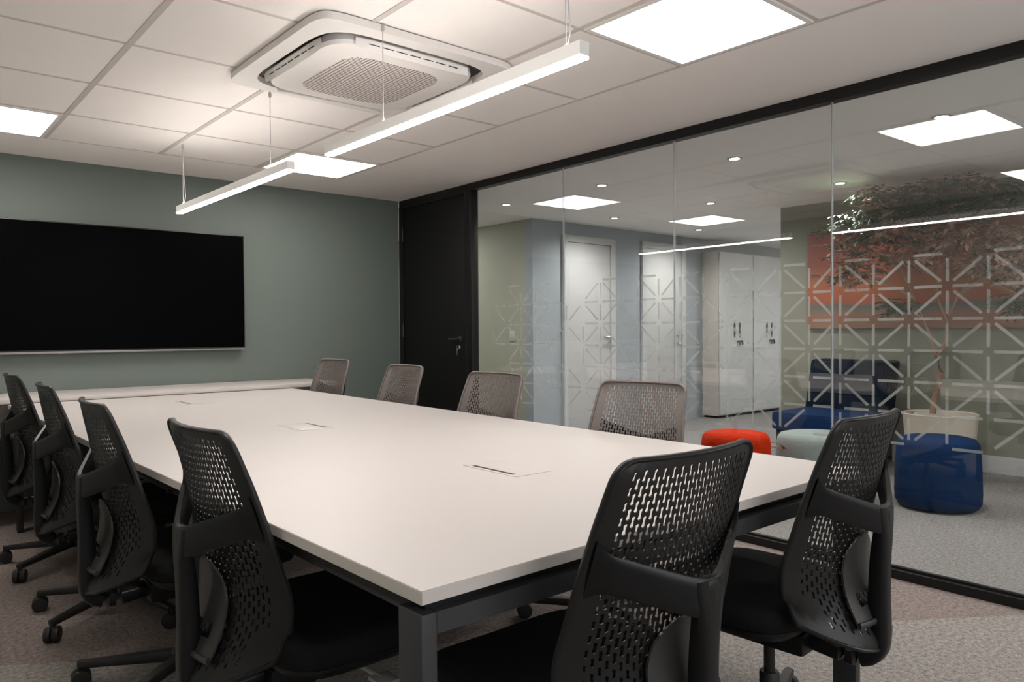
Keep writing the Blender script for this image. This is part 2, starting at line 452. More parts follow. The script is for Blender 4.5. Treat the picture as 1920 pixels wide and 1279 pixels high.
# panes
PY = [Y_POST - .045, 3.706, 2.757, 1.790, 0.83, -.13, REAR]
PIT_Y, PIT_Z = 0.1615, 0.1435
YN = [1.1064 + PIT_Y * k for k in range(-15, 23)]
ZN = [0.6214 + PIT_Z * k for k in range(0, 7)]
segs = []
rnd = random.Random(3)
TOPV = {}
for i, y in enumerate(YN):
    for j, z in enumerate(ZN):
        star = (i + j) % 2 == 1
        edge_top, edge_bot = j == len(ZN) - 1, j == 0
        ends = []
        if i + 1 < len(YN):
            keep = True
            if edge_top: keep = i % 2 == 0
            if edge_bot: keep = i % 2 == 1
            if keep: ends.append((YN[i + 1], z))
        if j + 1 < len(ZN) and not (edge_bot and i % 5 == 0): ends.append((y, ZN[j + 1]))
        if i + 1 < len(YN) and j + 1 < len(ZN):
            if not (edge_bot and i % 4 == 3):
                if star: ends.append((YN[i + 1], ZN[j + 1]))
        if star and i > 0 and j + 1 < len(ZN) and not (edge_bot and i % 4 == 2):
            ends.append((YN[i - 1], ZN[j + 1]))
        for (y2, z2) in ends:
            my = (y + y2) / 2
            fade = 0.0
            if my > 4.55: fade = 1.0
            elif my > 4.3: fade = .5
            elif 3.48 < my < 3.86: fade = .65
            elif 2.45 < my < 2.62: fade = .2
            if rnd.random() < fade: continue
            segs.append((y, z, y2, z2))
for n in range(6):
    y1, y0 = PY[n] - (0.002 if n else 0), PY[n + 1] + 0.002
    w = empty('window_%d' % (n + 1), (GX0, 0, 0), GROT)
    w['kind'] = 'structure'
    box('pane', (-.005, y0, .047), (.005, y1, H - .052), M['glass'], w)
    bm = bmesh.new()
    for ye, s in ((y0, -1), (y1, 1)):
        if (s == 1 and n == 0) or (s == -1 and n == 5): continue
        add_box(bm, (-.0052, min(ye, ye - s * .0012), .047), (.0052, max(ye, ye - s * .0012), H - .052))
    build('polished_edge', bm, M['joint'], w)
    bm = bmesh.new(); cnt = 0
    for (ya, za, yb, zb) in segs:
        L = math.hypot(yb - ya, zb - za)
        ux, uz = (yb - ya) / L, (zb - za) / L
        gap = 0.021 if abs(ux * uz) < .01 else 0.034
        p, q = Vector((ya + ux * gap, za + uz * gap)), Vector((yb - ux * gap, zb - uz * gap))
        mid = (p + q) / 2
        if not (y0 < mid.x <= y1): continue
        p.x = min(max(p.x, y0), y1); q.x = min(max(q.x, y0), y1)
        nx, nz = -uz * .0065, ux * .0065
        pts = [(p.x + nx, p.y + nz), (q.x + nx, q.y + nz), (q.x - nx, q.y - nz), (p.x - nx, p.y - nz)]
        bm.faces.new([bm.verts.new((.0056, a, b)) for a, b in pts]); cnt += 1
    if cnt: build('frosted_pattern', bm, M['frost'], w)
    else: bm.free()

# black door
d = empty('door_1', (GX0, 0, 0), GROT); d['kind'] = 'structure'
DY0, DY1 = Y_POST + .048, BACK - .068
box('door_leaf', (-.022, DY0, .008), (.022, DY1, H - .075), M['door_black'], d, .002)
box('door_head', (-.030, DY0, H - .073), (.030, DY1, H - .056), M['black'], d)
bm = bmesh.new()
for z in (.25, 1.16, 2.02):
    add_tube(bm, [(-.034, DY1 + .002, z - .06), (-.034, DY1 + .002, z + .06)], .008, 10)
build('hinge', bm, M['steel_dark'], d, smooth=40)
bm = bmesh.new()
add_lathe(bm, [(.024, 0), (.024, .008), (.012, .010), (.010, .045)], n=20)
for v in bm.verts: v.co = Matrix.Rotation(-PI / 2, 4, 'Y') @ v.co
for v in bm.verts: v.co += Vector((-.022, DY0 + .075, 1.085))
add_tube(bm, [(-.066, DY0 + .070, 1.085), (-.068, DY0 + .13, 1.085), (-.064, DY0 + .185, 1.085)], .009, 10)
build('door_handle', bm, M['steel_dark'], d, smooth=40)
bm = bmesh.new()
add_tube(bm, [(-.022, DY0 + .075, 1.02), (-.036, DY0 + .075, 1.02)], .015, 16)
add_box(bm, (-.062, DY0 + .073, 1.008), (-.036, DY0 + .077, 1.034))
add_tube(bm, [(-.055, DY0 + .075, 1.012), (-.055, DY0 + .078, .985), (-.052, DY0 + .080, .955)], .006, 8)
build('lock_with_keys', bm, M['chrome'], d, smooth=40)

# two white doors in the far wall
def white_door(n, x0, x1, top, hx):
    d = empty('door_%d' % n, (0, 0, 0)); d['kind'] = 'structure'
    bm = bmesh.new(); fw = .075
    add_box(bm, (x0, BACK - .03, 0), (x0 + fw, BACK - .001, top), .003)
    add_box(bm, (x1 - fw, BACK - .03, 0), (x1, BACK - .001, top), .003)
    add_box(bm, (x0 + fw, BACK - .03, top - fw), (x1 - fw, BACK - .001, top), .003)
    build('door_frame', bm, M['white_paint'], d)
    box('door_leaf', (x0 + fw + .004, BACK - .016, .006), (x1 - fw - .004, BACK - .001, top - fw - .004), M['white_paint'], d, .002)
    bm = bmesh.new()
    add_tube(bm, [(hx, BACK - .016, 1.07), (hx, BACK - .062, 1.07)], .009, 10)
    add_tube(bm, [(hx + .006, BACK - .062, 1.07), (hx - .06, BACK - .064, 1.07), (hx - .12, BACK - .058, 1.072)], .009, 10)
    add_tube(bm, [(hx, BACK - .016, 1.07), (hx, BACK - .024, 1.07)], .026, 18)
    add_tube(bm, [(hx, BACK - .016, .985), (hx, BACK - .026, .985)], .026, 18)
    build('door_handle', bm, M['chrome'], d, smooth=40)
white_door(2, 5.70, 6.55, 2.185, 6.43)
white_door(3, 7.03, 7.88, 2.205, 7.76)

# light switch on corridor wall
bm = bmesh.new()
add_box(bm, (AX - .010, 6.12, 1.035), (AX, 6.20, 1.145), .003)
sw = build('light_switch', bm, M['white_paint'], smooth=35)
tag(sw, 'white light switch plate on the olive wall behind the glass beside the black door', 'light switch')
box('rocker', (AX - .014, 6.14, 1.06), (AX - .0095, 6.18, 1.12), M['white_paint'], sw, .002)

# ------------------------------------------------------------------ recessed LED panels
def panel(x0, x1, y0, y1, label):
    t = empty('ceiling_panel_light', ((x0 + x1) / 2, (y0 + y1) / 2, H))
    tag(t, label, 'ceiling light', 'square led panels in the tiled ceiling')
    w, dd = (x1 - x0) / 2, (y1 - y0) / 2
    bm = bmesh.new()
    for lo, hi in (((-w, -dd), (w, -dd + .02)), ((-w, dd - .02), (w, dd)), ((-w, -dd + .02), (-w + .02, dd - .02)), ((w - .02, -dd + .02), (w, dd - .02))):
        add_box(bm, (lo[0], lo[1], -.012), (hi[0], hi[1], -.0035))
    build('panel_frame', bm, M['white_plastic'], t)
    box('diffuser', (-w + .02, -dd + .02, -.010), (w - .02, dd - .02, -.0035), M['panel_emit'], t)
    return t
G = .013
def cell(i, j): return (TX[i + 1] + G, TX[i] - G, TY[j + 1] + G, TY[j] - G)
panel(*cell(0, 5), 'large bright square ceiling panel nearest the viewer beside the glass wall')
panel(*cell(0, 0), 'bright square ceiling panel at the back corner behind the pendant light')
panel(*cell(3, 0), 'bright square ceiling panel above the left of the television')
panel(*cell(3, 5), 'bright square ceiling panel above the left row of chairs, seen only mirrored in the glass')

# ------------------------------------------------------------------ linear pendants
def pendant(y0, y1, label, cables):
    x, zb, zt, hw = 1.490, 1.897, 1.943, .0185
    t = empty('linear_pendant_light', (x, (y0 + y1) / 2, zb))
    tag(t, label, 'pendant light', 'slim linear pendants over the table')
    c = (y0 + y1) / 2
    bm = bmesh.new()
    add_box(bm, (-hw, y0 - c, .007), (hw, y1 - c, zt - zb), .002)
    build('housing', bm, M['fixture_white'], t, smooth=35)
    box('uplight_diffuser', (-.0095, y0 - c + .05, zt - zb + .0001), (.0095, y1 - c - .05, zt - zb + .0005), M['up_emit'], t)  # added glow strip on the unseen top, lifts the ceiling
    box('diffuser', (-hw + .001, y0 - c + .001, 0), (hw - .001, y1 - c - .001, .0068), M['bar_emit'], t)
    for y in cables:
        bm = bmesh.new()
        add_tube(bm, [(0, y - c, zt - zb), (0, y - c, H - zb - .003)], .0016, 6)
        add_lathe(bm, [(.004, 0), (.007, .006), (.007, .02), (.003, .03)], (0, y - c, H - zb - .034), 12)
        add_lathe(bm, [(.006, 0), (.006, .012), (.002, .02)], (0, y - c, zt - zb), 12)
        build('suspension_cable', bm, M['grey_pl'], t, smooth=40)
    yc = cables[-1]
    bm = bmesh.new()
    add_tube(bm, [(0.004, yc - c, zt - zb), (.012, yc - c - .006, zt - zb + .05), (.010, yc - c, zt - zb + .13), (.003, yc - c, zt - zb + .2), (.003, yc - c, H - zb - .01)], .0022, 6)
    build('power_cord', bm, M['white_paint'], t, smooth=40)
    return t
pendant(1.428, 2.925, 'long slim white linear pendant hanging nearest the viewer below the air unit', (2.477, 1.50))
pendant(3.295, 4.934, 'slim white linear pendant hanging farther away in front of the green wall', (3.522, 4.849))

# ------------------------------------------------------------------ ceiling cassette air conditioner
ac = empty('ceiling_air_conditioner', (1.708, 2.955, H))
tag(ac, 'white square cassette air conditioner with perforated grille set in the tiled ceiling', 'air conditioner')
W, D = .935, .955
def ring_plate(bm, outer, inner, z0, z1):
    """outer / inner rings of equal count; a flat annulus between z0 (below) and z1"""
    n = len(outer)
    A = [bm.verts.new((p.x, p.y, z1)) for p in outer]; B = [bm.verts.new((p.x, p.y, z0)) for p in outer]
    Cc = [bm.verts.new((p.x, p.y, z0)) for p in inner]; Dd = [bm.verts.new((p.x, p.y, z1)) for p in inner]
    for i in range(n):
        j = (i + 1) % n
        for a, b in ((A, B), (B, Cc), (Cc, Dd)):
            bm.faces.new((a[i], a[j], b[j], b[i]))
bm = bmesh.new()
ring_plate(bm, sup_ring(W, D, 0, .16, 96), sup_ring(.795, .815, 0, .34, 96), -.036, -.008)
build('panel', bm, M['white_plastic'], ac, smooth=50)
box('slot_cavity', (-.41, -.42, -.010), (.41, .42, -.008), M['dark_gap'], ac)
bm = bmesh.new()
add_loft(bm, [sup_ring(.705, .725, -.012, .34, 96), sup_ring(.71, .73, -.040, .34, 96), sup_ring(.695, .715, -.054, .34, 96), sup_ring(.65, .67, -.060, .34, 96)])
build('cover', bm, M['white_plastic'], ac, smooth=30)
bm = bmesh.new()
add_loft(bm, [sup_ring(.475, .53, -.0600, .42, 64), sup_ring(.47, .525, -.0615, .42, 64)])
build('intake_grille', bm, M['grille'], ac)
for k in range(4):
    a = k * PI / 2
    R = Matrix.Rotation(a, 4, 'Z')
    half = (.755 if k % 2 else .735) / 2 if False else .378
    bm = bmesh.new()
    rings = []
    for s in range(13):
        u = -1 + 2 * s / 12
        w = .018 * math.sqrt(max(0.03, 1 - u ** 4))
        x = .27 * u
        c = Vector((x, -half + .013, -.044))
        rings.append([c + Vector((0, -w * .75, .012)), c + Vector((0, w * .75, -.016)), c + Vector((0, w * .75, -.021)), c + Vector((0, -w * .75, .007))])
    add_loft(bm, rings)
    for v in bm.verts: v.co = R @ v.co
    lv = build('louver', bm, M['white_plastic'], ac, smooth=40)
    bm = bmesh.new()
    for s in range(7):
        x = -.19 + .38 * s / 6
        add_box(bm, (x - .024, -half + .008, -.0490), (x + .024, -half + .015, -.0462), M=None)
    for v in bm.verts: v.co = R @ v.co
    build('louver_slot', bm, M['dark_gap'], lv)

# ------------------------------------------------------------------ television
tv = empty('television', (0, BACK, 0))
tag(tv, 'large black wall mounted flat screen television on the green wall', 'television')
TX0, TX1, TZ0, TZ1 = .515, 2.218, 1.030, 1.897
box('casing', (TX0, -.065, TZ0), (TX1, -.012, TZ1), M['tv_case'], tv, .004)
box('screen', (TX0 + .008, -.0675, TZ0 + .012), (TX1 - .008, -.0645, TZ1 - .008), M['tv_screen'], tv)
box('lower_trim', (TX0 + .002, -.068, TZ0 - .012), (TX1 - .002, -.030, TZ0 + .002), M['tv_chin'], tv, .002)
box('wall_bracket', (1.15, -.012, 1.25), (1.60, -.001, 1.65), M['black'], tv)

# ------------------------------------------------------------------ credenza on the back wall
cr = empty('credenza', (1.5, 5.52, 0))
tag(cr, 'long white topped wall counter below the television at the far table end', 'counter')
CX0, CX1, CY0, CY1, CZ = -.22, 2.755, 5.235, BACK - .006, .768
def cb(name, lo, hi, mat, bev=0.0):
    return box(name, (lo[0] - 1.5, lo[1] - 5.52, lo[2]), (hi[0] - 1.5, hi[1] - 5.52, hi[2]), mat, cr, bev)
cb('counter_top', (CX0, CY0, CZ - .025), (CX1, CY1, CZ), M['laminate'], .0015)
cb('front_panel', (CX0 + .02, CY0 + .03, CZ - .23), (CX1 - .02, CY0 + .05, CZ - .025), M['cred_front'])
for x in (CX0 + .01, 1.2, CX1 - .06):
    cb('leg', (x, CY0 + .05, 0), (x + .05, CY0 + .10, CZ - .025), M['steel_dark'])
    cb('leg', (x, CY1 - .10, 0), (x + .05, CY1 - .05, CZ - .025), M['steel_dark'])

# ------------------------------------------------------------------ meeting table
tb = empty('meeting_table', (1.47, 3.1, 0))
tag(tb, 'long white meeting table on charcoal steel legs in the middle of the room', 'table')
def tl(x, y, z): return (x - 1.47, y - 3.1, z)
NL, NR, FR, FL = (.668, 1.007), (2.252, 1.027), (2.352, 5.228), (.612, 5.228)
bm = bmesh.new()
q = [NL, NR, FR, FL]
lo = [bm.verts.new(tl(x, y, .7165)) for x, y in q]; hi = [bm.verts.new(tl(x, y, .74)) for x, y in q]
bm.faces.new(list(reversed(lo))); bm.faces.new(hi)
for i in range(4):
    f = bm.faces.new((lo[i], lo[(i + 1) % 4], hi[(i + 1) % 4], hi[i])); f.material_index = 1
bmesh.ops.bevel(bm, geom=list(bm.edges), offset=.0012, segments=2, affect='EDGES')
build('tabletop', bm, [M['laminate'], M['lam_edge']], tb, smooth=35)
def beam(bm, a, b, w, z0, z1):
    a, b = Vector((*a, 0)), Vector((*b, 0)); d = (b - a).normalized(); s = Vector((-d.y, d.x, 0)) * (w / 2)
    pts = [a - s, b - s, b + s, a + s]
    add_loft(bm, [[Vector(tl(p.x, p.y, z0)) for p in pts], [Vector(tl(p.x, p.y, z1)) for p in pts]])
LEGS = [(.668, 1.007, .030, .070), (2.22, 1.027, .030, .070), (.665, 2.125, .030, .070), (2.250, 2.40, .030, .070), (.640, 5.14, .030, .070), (2.30, 5.14, .030, .070)]
for (x, y, w, dd) in LEGS:
    bm = bmesh.new()
    a, b = tl(x, y, 0), tl(x + w, y + dd, .700)
    add_box(bm, (a[0], a[1], .008), b, .002)
    add_box(bm, (a[0] + .003, a[1] + .01, 0), (b[0] - .003, b[1] - .01, .008))
    build('leg', bm, M['steel_dark'], tb, smooth=35)
bm = bmesh.new()
for yy, xa, xb in ((1.020, .698, 2.22), (2.16, .685, 2.25), (2.435, .69, 2.25), (5.175, .670, 2.30)):
    beam(bm, (xa, yy), (xb, yy), .026, .664, .700)
for xa, xb in ((.70, .66), (2.20, 2.28)):
    beam(bm, (xa + .03, 1.05), (xb + .03, 5.15), .03, .664, .700)
for xx in (1.15, 1.75):
    beam(bm, (xx, 1.05), (xx, 5.15), .03, .690, .7165)
for yy in (1.14, 2.2, 3.085, 4.2, 5.12):
    beam(bm, (.78, yy), (2.15, yy), .03, .698, .7165)
build('frame', bm, M['steel_dark'], tb)
bm = bmesh.new()
for a_, b_ in (((.69, 1.035), (2.235, 1.055)), ((2.225, 1.05), (2.32, 5.18)), ((2.31, 5.18), (.65, 5.18)), ((.65, 5.18), (.695, 1.04))):
    beam(bm, a_, b_, .012, .690, .7165)
build('spacer', bm, M['black'], tb)
for k, (x, y, side) in enumerate(((1.462, 1.735, -1), (1.448, 3.09, 1), (1.462, 4.60, -1))):
    bm = bmesh.new()
    add_box(bm, tl(x - .072, y - .125, .740), tl(x + .072, y + .125, .7416), .0006)
    h = build('cable_hatch', bm, M['laminate'], tb, smooth=35)
    sx = x + side * .052
    box('hatch_slot', tl(sx - .006, y - .095, .7414), tl(sx + .006, y + .095, .7420), M['black'], h)

# ------------------------------------------------------------------ office chair (facing +Y, column at origin)
HW = [(.395, .10), (.41, .135), (.43, .178), (.46, .208), (.51, .228), (.57, .234), (.65, .226), (.735, .217), (.83, .208), (.90, .2015), (.915, .2), (.925, .1975), (.935, .1925), (.943, .184), (.948, .172), (.95, .158)]
EO = [(.395, .055), (.43, .080), (.46, .097), (.51, .113), (.57, .115), (.61, .110), (.65, .099), (.735, .075), (.83, .045), (.90, .019), (.95, .0)]
CO = [(.38, .082), (.46, .086), (.55, .078), (.70, .062), (.83, .048), (.95, .024)]
Y0 = -.27
def shell_pt(s, t):
    zb = .375 + .075 * s * s
    z = zb + t * (.95 - zb)
    # near the bottom the outline is closed by the rounded lower corners
    hw = spline_tab(HW, z) if z > .46 else lerp_tab(HW, z) * 1.0
    if t < .12:
        hw = spline_tab(HW, .40 + .55 * t + .050 * (1 - t / .12))
    x = s * hw
    y = Y0 + spline_tab(EO, z) - spline_tab(CO, z) * (1 - s * s)
    return Vector((x, y, z))
def shell_n(s, t):
    e = .004
    a = shell_pt(min(s + e, 1), t) - shell_pt(max(s - e, -1), t)
    b = shell_pt(s, min(t + e, 1)) - shell_pt(s, max(t - e, 0))
    return a.cross(b).normalized()       # points to -Y (backwards)
def make_shell():
    bm = bmesh.new()
    NC, NR_, TH = 37, 20, .0026
    cache = {}
    def V(s, t, side):
        key = (round(s, 5), round(t, 5), side)
        v = cache.get(key)
        if v is None:
            p = shell_pt(s, t)
            if side: p = p - shell_n(s, t) * (-TH)
            v = cache[key] = bm.verts.new(p)
        return v
    def face(vs):
        u = []
        for v in vs:
            if v not in u: u.append(v)
        if len(u) >= 3:
            try: bm.faces.new(u)
            except ValueError: pass
    for c in range(NC):
        s0, s1 = -1 + 2 * c / NC, -1 + 2 * (c + 1) / NC
        sm = (s0 + s1) / 2
        off = 0.5 if c % 2 else 0.0
        rows = [r + off for r in range(-1, NR_ + 1)]
        for r in rows:
            a, b = max(0, r / NR_), min(1, (r + 1) / NR_)
            if b - a < 1e-6: continue
            full = abs((b - a) - 1 / NR_) < 1e-6
            tm = (a + b) / 2
            outer = [(s0, a), (sm, a), (s1, a)] + ([(s1, tm)] if full else []) + [(s1, b), (sm, b), (s0, b)] + ([(s0, tm)] if full else [])
            hole = full and abs(sm) < .86 - .06 * max(0, (tm - .6)) and .055 < tm < .965
            if hole and tm < .18 and abs(sm) > .70: hole = False
            if hole:
                shrink = 1.0
                if tm < .35: shrink = .80
                if abs(sm) > .76: shrink *= .75
                hx, hy = (s1 - s0) * .5 * .70 * shrink, (b - a) * .5 * .80 * shrink
                inner = [(sm - hx, tm - hy * .72), (sm, tm - hy), (sm + hx, tm - hy * .72), (sm + hx * .62, tm), (sm + hx, tm + hy * .72), (sm, tm + hy), (sm - hx, tm + hy * .72), (sm - hx * .62, tm)]
                for side in (0, 1):
                    O = [V(*p, side) for p in outer]; I = [V(*p, side) for p in inner]
                    for k in range(8):
                        j = (k + 1) % 8
                        face((O[k], O[j], I[j], I[k]))
                I0 = [V(*p, 0) for p in inner]; I1 = [V(*p, 1) for p in inner]
                for k in range(8):
                    j = (k + 1) % 8
                    face((I0[k], I0[j], I1[j], I1[k]))
            else:
                for side in (0, 1):
                    face([V(*p, side) for p in outer])
    # raised rim all around
    TS = [i / 40 * .93 for i in range(40)] + [.93 + .07 * (i / 14) for i in range(15)]
    path = [shell_pt(-1 + 2 * i / 24, 0) for i in range(25)] + [shell_pt(1, q_) for q_ in TS[1:]] + \
           [shell_pt(1 - 2 * i / 24, 1) for i in range(1, 25)] + [shell_pt(-1, q_) for q_ in TS[::-1][1:-1]]
    n = len(path); rings = []
    for i, p in enumerate(path):
        dd = path[(i + 1) % n] - path[i - 1]
        s_, u_ = frame_at(dd, Vector((0, -1, 0)))
        rings.append([p + s_ * (.0055 * math.cos(2 * PI * k / 8)) + u_ * (.0075 * math.sin(2 * PI * k / 8)) for k in range(8)])
    rv = [[bm.verts.new(q) for q in r] for r in rings]
    for i in range(n):
        a, b = rv[i], rv[(i + 1) % n]
        for k in range(8):
            bm.faces.new((a[k], a[(k + 1) % 8], b[(k + 1) % 8], b[k]))
    return bm

chair0 = empty('office_chair')
sh = build('backrest', make_shell(), M['shell'], chair0, smooth=50)
# yoke: bowed crossbar from edge to edge plus central spine
bm = bmesh.new()
ctrl = []
def edge_pt(sg, z):
    hw = spline_tab(HW, z); return Vector((sg * (hw - .002), Y0 + spline_tab(EO, z) - .004, z))
N = 48
for i in range(N + 1):
    th = -1 + 2 * i / N            # -1..1 across
    a = abs(th); sg = -1 if th < 0 else 1
    if a > .80:                     # ends run flush into the solid border of the shell
        q = (a - .80) / .20
        zc = .752 + .012 * q
        hwz = spline_tab(HW, zc); sx = .80 + .165 * q
        p = Vector((sg * hwz * sx, Y0 + spline_tab(EO, zc) - spline_tab(CO, zc) * (1 - sx * sx) - .0085 * (1 - q) - .0058, zc))
        hh = .034 + .020 * q * q; tt = .0085 - .0058 * q
    else:
        q = a / .80
        e = Vector((spline_tab(HW, .752) * .80 * sg, Y0 + spline_tab(EO, .752) - spline_tab(CO, .752) * .36 - .0143, .752))
        r = math.sqrt(q * q + .030) - math.sqrt(.030)      # V with a rounded apex
        r /= math.sqrt(1.030) - math.sqrt(.030)
        p = Vector((e.x * q, (Y0 - .036) * (1 - r) + e.y * r, .694 + .058 * r))
        hh = .036 - .002 * q; tt = .010 - .0015 * q
    ctrl.append((p, (tt, hh), a))
P = [c[0] for c in ctrl]
rings = []
for i, (p, (tt, hh), a_) in enumerate(ctrl):
    dd = P[min(i + 1, N)] - P[max(i - 1, 0)]
    h = Vector((dd.x, dd.y, 0)).normalized(); nrm = Vector((h.y, -h.x, 0)); up = Vector((0, -.34 * a_ ** 1.3, 1))
    ring = []
    for k in range(12):
        a = 2 * PI * (k + .5) / 12
        c, s = math.cos(a), math.sin(a)
        c = math.copysign(abs(c) ** .5, c); s = math.copysign(abs(s) ** .5, s)
        ring.append(p + nrm * (tt * c) + up * (hh * s))
    rings.append(ring)
add_loft(bm, rings)
sp = [(0, Y0 - .033, .728, .040, .010), (0, Y0 - .032, .70, .038, .013), (0, Y0 - .028, .655, .030, .018), (0, Y0 - .023, .60, .0255, .021), (0, Y0 - .020, .50, .0255, .023), (0, Y0 - .020, .42, .027, .025),
      (0, Y0 - .014, .372, .028, .027), (0, Y0 + .008, .345, .029, .025), (0, Y0 + .05, .336, .031, .022), (0, Y0 + .14, .345, .034, .022), (0, Y0 + .22, .355, .036, .022)]
def resample(tab, n):
    keys = [sum((Vector(tab[k][:3]) - Vector(tab[k - 1][:3])).length for k in range(1, i + 1)) for i in range(len(tab))]
    return [tuple(spline_tab([(keys[i], tab[i][c]) for i in range(len(tab))], keys[-1] * k / n) for c in range(5)) for k in range(n + 1)]
sp = resample(sp, 36)
add_tube(bm, [s[:3] for s in sp], [(s[3], s[4]) for s in sp], 16, up=Vector((0, -1, 0)), sq=.55)
build('back_frame', bm, M['frame_pl'], chair0, smooth=45)
# lumbar pad with grip bar
bm = bmesh.new()
def lum(s, t):
    z = .445 + .20 * t
    hw = .088 * (1 - .25 * max(0, t - .6) / .4) * math.sqrt(max(.12, 1 - max(0, (t - .72) / .30) ** 2))
    x = s * hw
    y = Y0 + spline_tab(EO, z) - spline_tab(CO, z) * (1 - (x / .225) ** 2) - .010 - .008 * (1 - t)
    return Vector((x, y, z))
nu, nv = 16, 18
g0 = [[bm.verts.new(lum(-1 + 2 * i / nu, j / nv)) for i in range(nu + 1)] for j in range(nv + 1)]
g1 = [[bm.verts.new(lum(-1 + 2 * i / nu, j / nv) + Vector((0, -.005, 0))) for i in range(nu + 1)] for j in range(nv + 1)]
def slot(i, j): return 3 <= j <= 5 and 3 <= i <= nu - 4
for j in range(nv):
    for i in range(nu):
        if slot(i, j): continue
        bm.faces.new((g0[j][i], g0[j][i + 1], g0[j + 1][i + 1], g0[j + 1][i]))
        bm.faces.new((g1[j][i], g1[j + 1][i], g1[j + 1][i + 1], g1[j][i + 1]))
        for di, dj, e0, e1 in ((-1, 0, (j, i), (j + 1, i)), (1, 0, (j, i + 1), (j + 1, i + 1)), (0, -1, (j, i), (j, i + 1)), (0, 1, (j + 1, i), (j + 1, i + 1))):
            ii, jj = i + di, j + dj
            if ii < 0 or jj < 0 or ii >= nu or jj >= nv or slot(ii, jj):
                a, b = e0, e1
                bm.faces.new((g0[a[0]][a[1]], g0[b[0]][b[1]], g1[b[0]][b[1]], g1[a[0]][a[1]]))
lb = build('lumbar_support', bm, M['lumbar'], chair0, smooth=40)
bm = bmesh.new()
add_tube(bm, [lum(-1 + 2 * i / 12, 0) + Vector((0, -.006, 0)) for i in range(13)], (.006, .008), 8)
build('grip_bar', bm, M['lumbar'], lb, smooth=45)
# seat
bm = bmesh.new()
rings = []
for z, sc in ((.405, .90), (.412, .96), (.428, .995), (.445, 1.0), (.458, .985), (.466, .94), (.471, .86), (.474, .7), (.4745, .4)):
    r = sup_ring(.485 * sc, .47 * sc, z, .45, 48, 0, .075)
    for p in r:
        f = max(0, (p.y - .16) / .15)
        p.z -= .020 * f * f
        p.z += .010 * (p.x / .24) ** 2 * sc * (1 if z > .45 else 0)
    rings.append(r)
add_loft(bm, rings)
build('seat', bm, M['seat'], chair0, smooth=60)
bm = bmesh.new()
rings = []
for z, sc in ((.372, .70), (.380, .86), (.398, .93), (.407, .93)):
    rings.append(sup_ring(.485 * sc, .46 * sc, z, .45, 40, 0, .07))
add_loft(bm, rings)
build('seat_pan', bm, M['frame_pl'], chair0, smooth=45)
bm = bmesh.new()
add_box(bm, (-.075, -.13, .315), (.075, .15, .375), .012)
me_ = build('tilt_mechanism', bm, M['frame_pl'], chair0, smooth=40)
bm = bmesh.new()
add_tube(bm, [(.07, .06, .35), (.17, .065, .352), (.225, .07, .350)], .006, 8)
add_box(bm, (.205, .045, .344), (.265, .098, .354), .004)
build('height_lever', bm, M['grey_pl'], me_, smooth=40)
bm = bmesh.new()
add_lathe(bm, [(.027, .115), (.027, .215), (.024, .22), (.015, .22), (.015, .33)], n=20)
build('gas_column', bm, M['base_pl'], chair0, smooth=40)
bm = bmesh.new()
add_lathe(bm, [(.030, .075), (.048, .085), (.048, .118), (.036, .128), (.030, .128)], n=24)
build('base_hub', bm, M['base_pl'], chair0, smooth=40)
def caster_bm(a):
    bm = bmesh.new()
    c = Vector((.345 * math.cos(a), .345 * math.sin(a), .030))
    ax = Vector((-math.sin(a + .5), math.cos(a + .5), 0))
    for sgn in (-1, 1):
        cc = c + ax * (sgn * .014)
        prof = [(-.0115, .022), (-.0105, .028), (-.006, .030), (.006, .030), (.0105, .028), (.0115, .022)]
        s_ = ax; u_ = Vector((0, 0, 1)); w_ = s_.cross(u_)
        add_loft(bm, [[cc + s_ * d + (w_ * math.cos(2 * PI * k / 22) + u_ * math.sin(2 * PI * k / 22)) * r for k in range(22)] for d, r in prof])
    add_tube(bm, [c + Vector((0, 0, .012)), c + Vector((0, 0, .055))], [.011, .011], 10)
    return bm
for k in range(5):
    a = 2 * PI * k / 5 + PI / 2
    bm = bmesh.new()
    pts, rad = [], []
    for i in range(7):
        q = i / 6; r = .035 + .315 * q
        pts.append((r * math.cos(a), r * math.sin(a), .100 - .026 * q))
        rad.append((.023 - .008 * q, .019 - .008 * q))
    add_tube(bm, pts, rad, 10, sq=.5)
    lg = build('base_leg', bm, M['base_pl'], chair0, smooth=45)
    build('caster', caster_bm(a), M['base_pl'], lg, smooth=45)

# chairs: (top-centre of the back x, y, height of top, heading, base turn, label)
LEFTROW, RIGHTROW, NEAR = -PI / 2, PI / 2, 0.0
GRP_L, GRP_R, GRP_N = 'office chairs along the left side of the table', 'office chairs along the glass side of the table', 'office chairs at the near end of the table'
CH = [
 (.556, 1.748, .948, LEFTROW + .01, 'dark mesh back office chair nearest the viewer in the left row by the table', GRP_L),
 (.516, 2.574, .948, LEFTROW - .03, 'second dark office chair from the near end of the left row', GRP_L),
 (.527, 3.447, .953, LEFTROW - .05, 'third dark office chair from the near end of the left row', GRP_L),
 (.524, 4.330, .955, LEFTROW + .02, 'farthest dark office chair of the left row, beside the wall counter', GRP_L),
 (1.113, .806, .943, NEAR + .00, 'office chair at the near short end of the table beside the corner leg', GRP_N),
 (1.883, .833, .943, NEAR + .05, 'office chair at the near short end of the table, closer to the glass wall', GRP_N),
 (2.420, 2.000, .938, RIGHTROW + .17, 'grey backed office chair across the table, nearest the orange pouf', GRP_R),
 (2.404, 2.932, .940, RIGHTROW + .05, 'grey backed office chair across the table beside the edge of the glass wall', GRP_R),
 (2.445, 3.830, .948, RIGHTROW - .03, 'grey backed office chair across the table in front of the black door', GRP_R),
 (2.533, 4.900, .952, RIGHTROW + .05, 'farthest grey backed office chair across the table, beside the end of the wall counter', GRP_R),
]
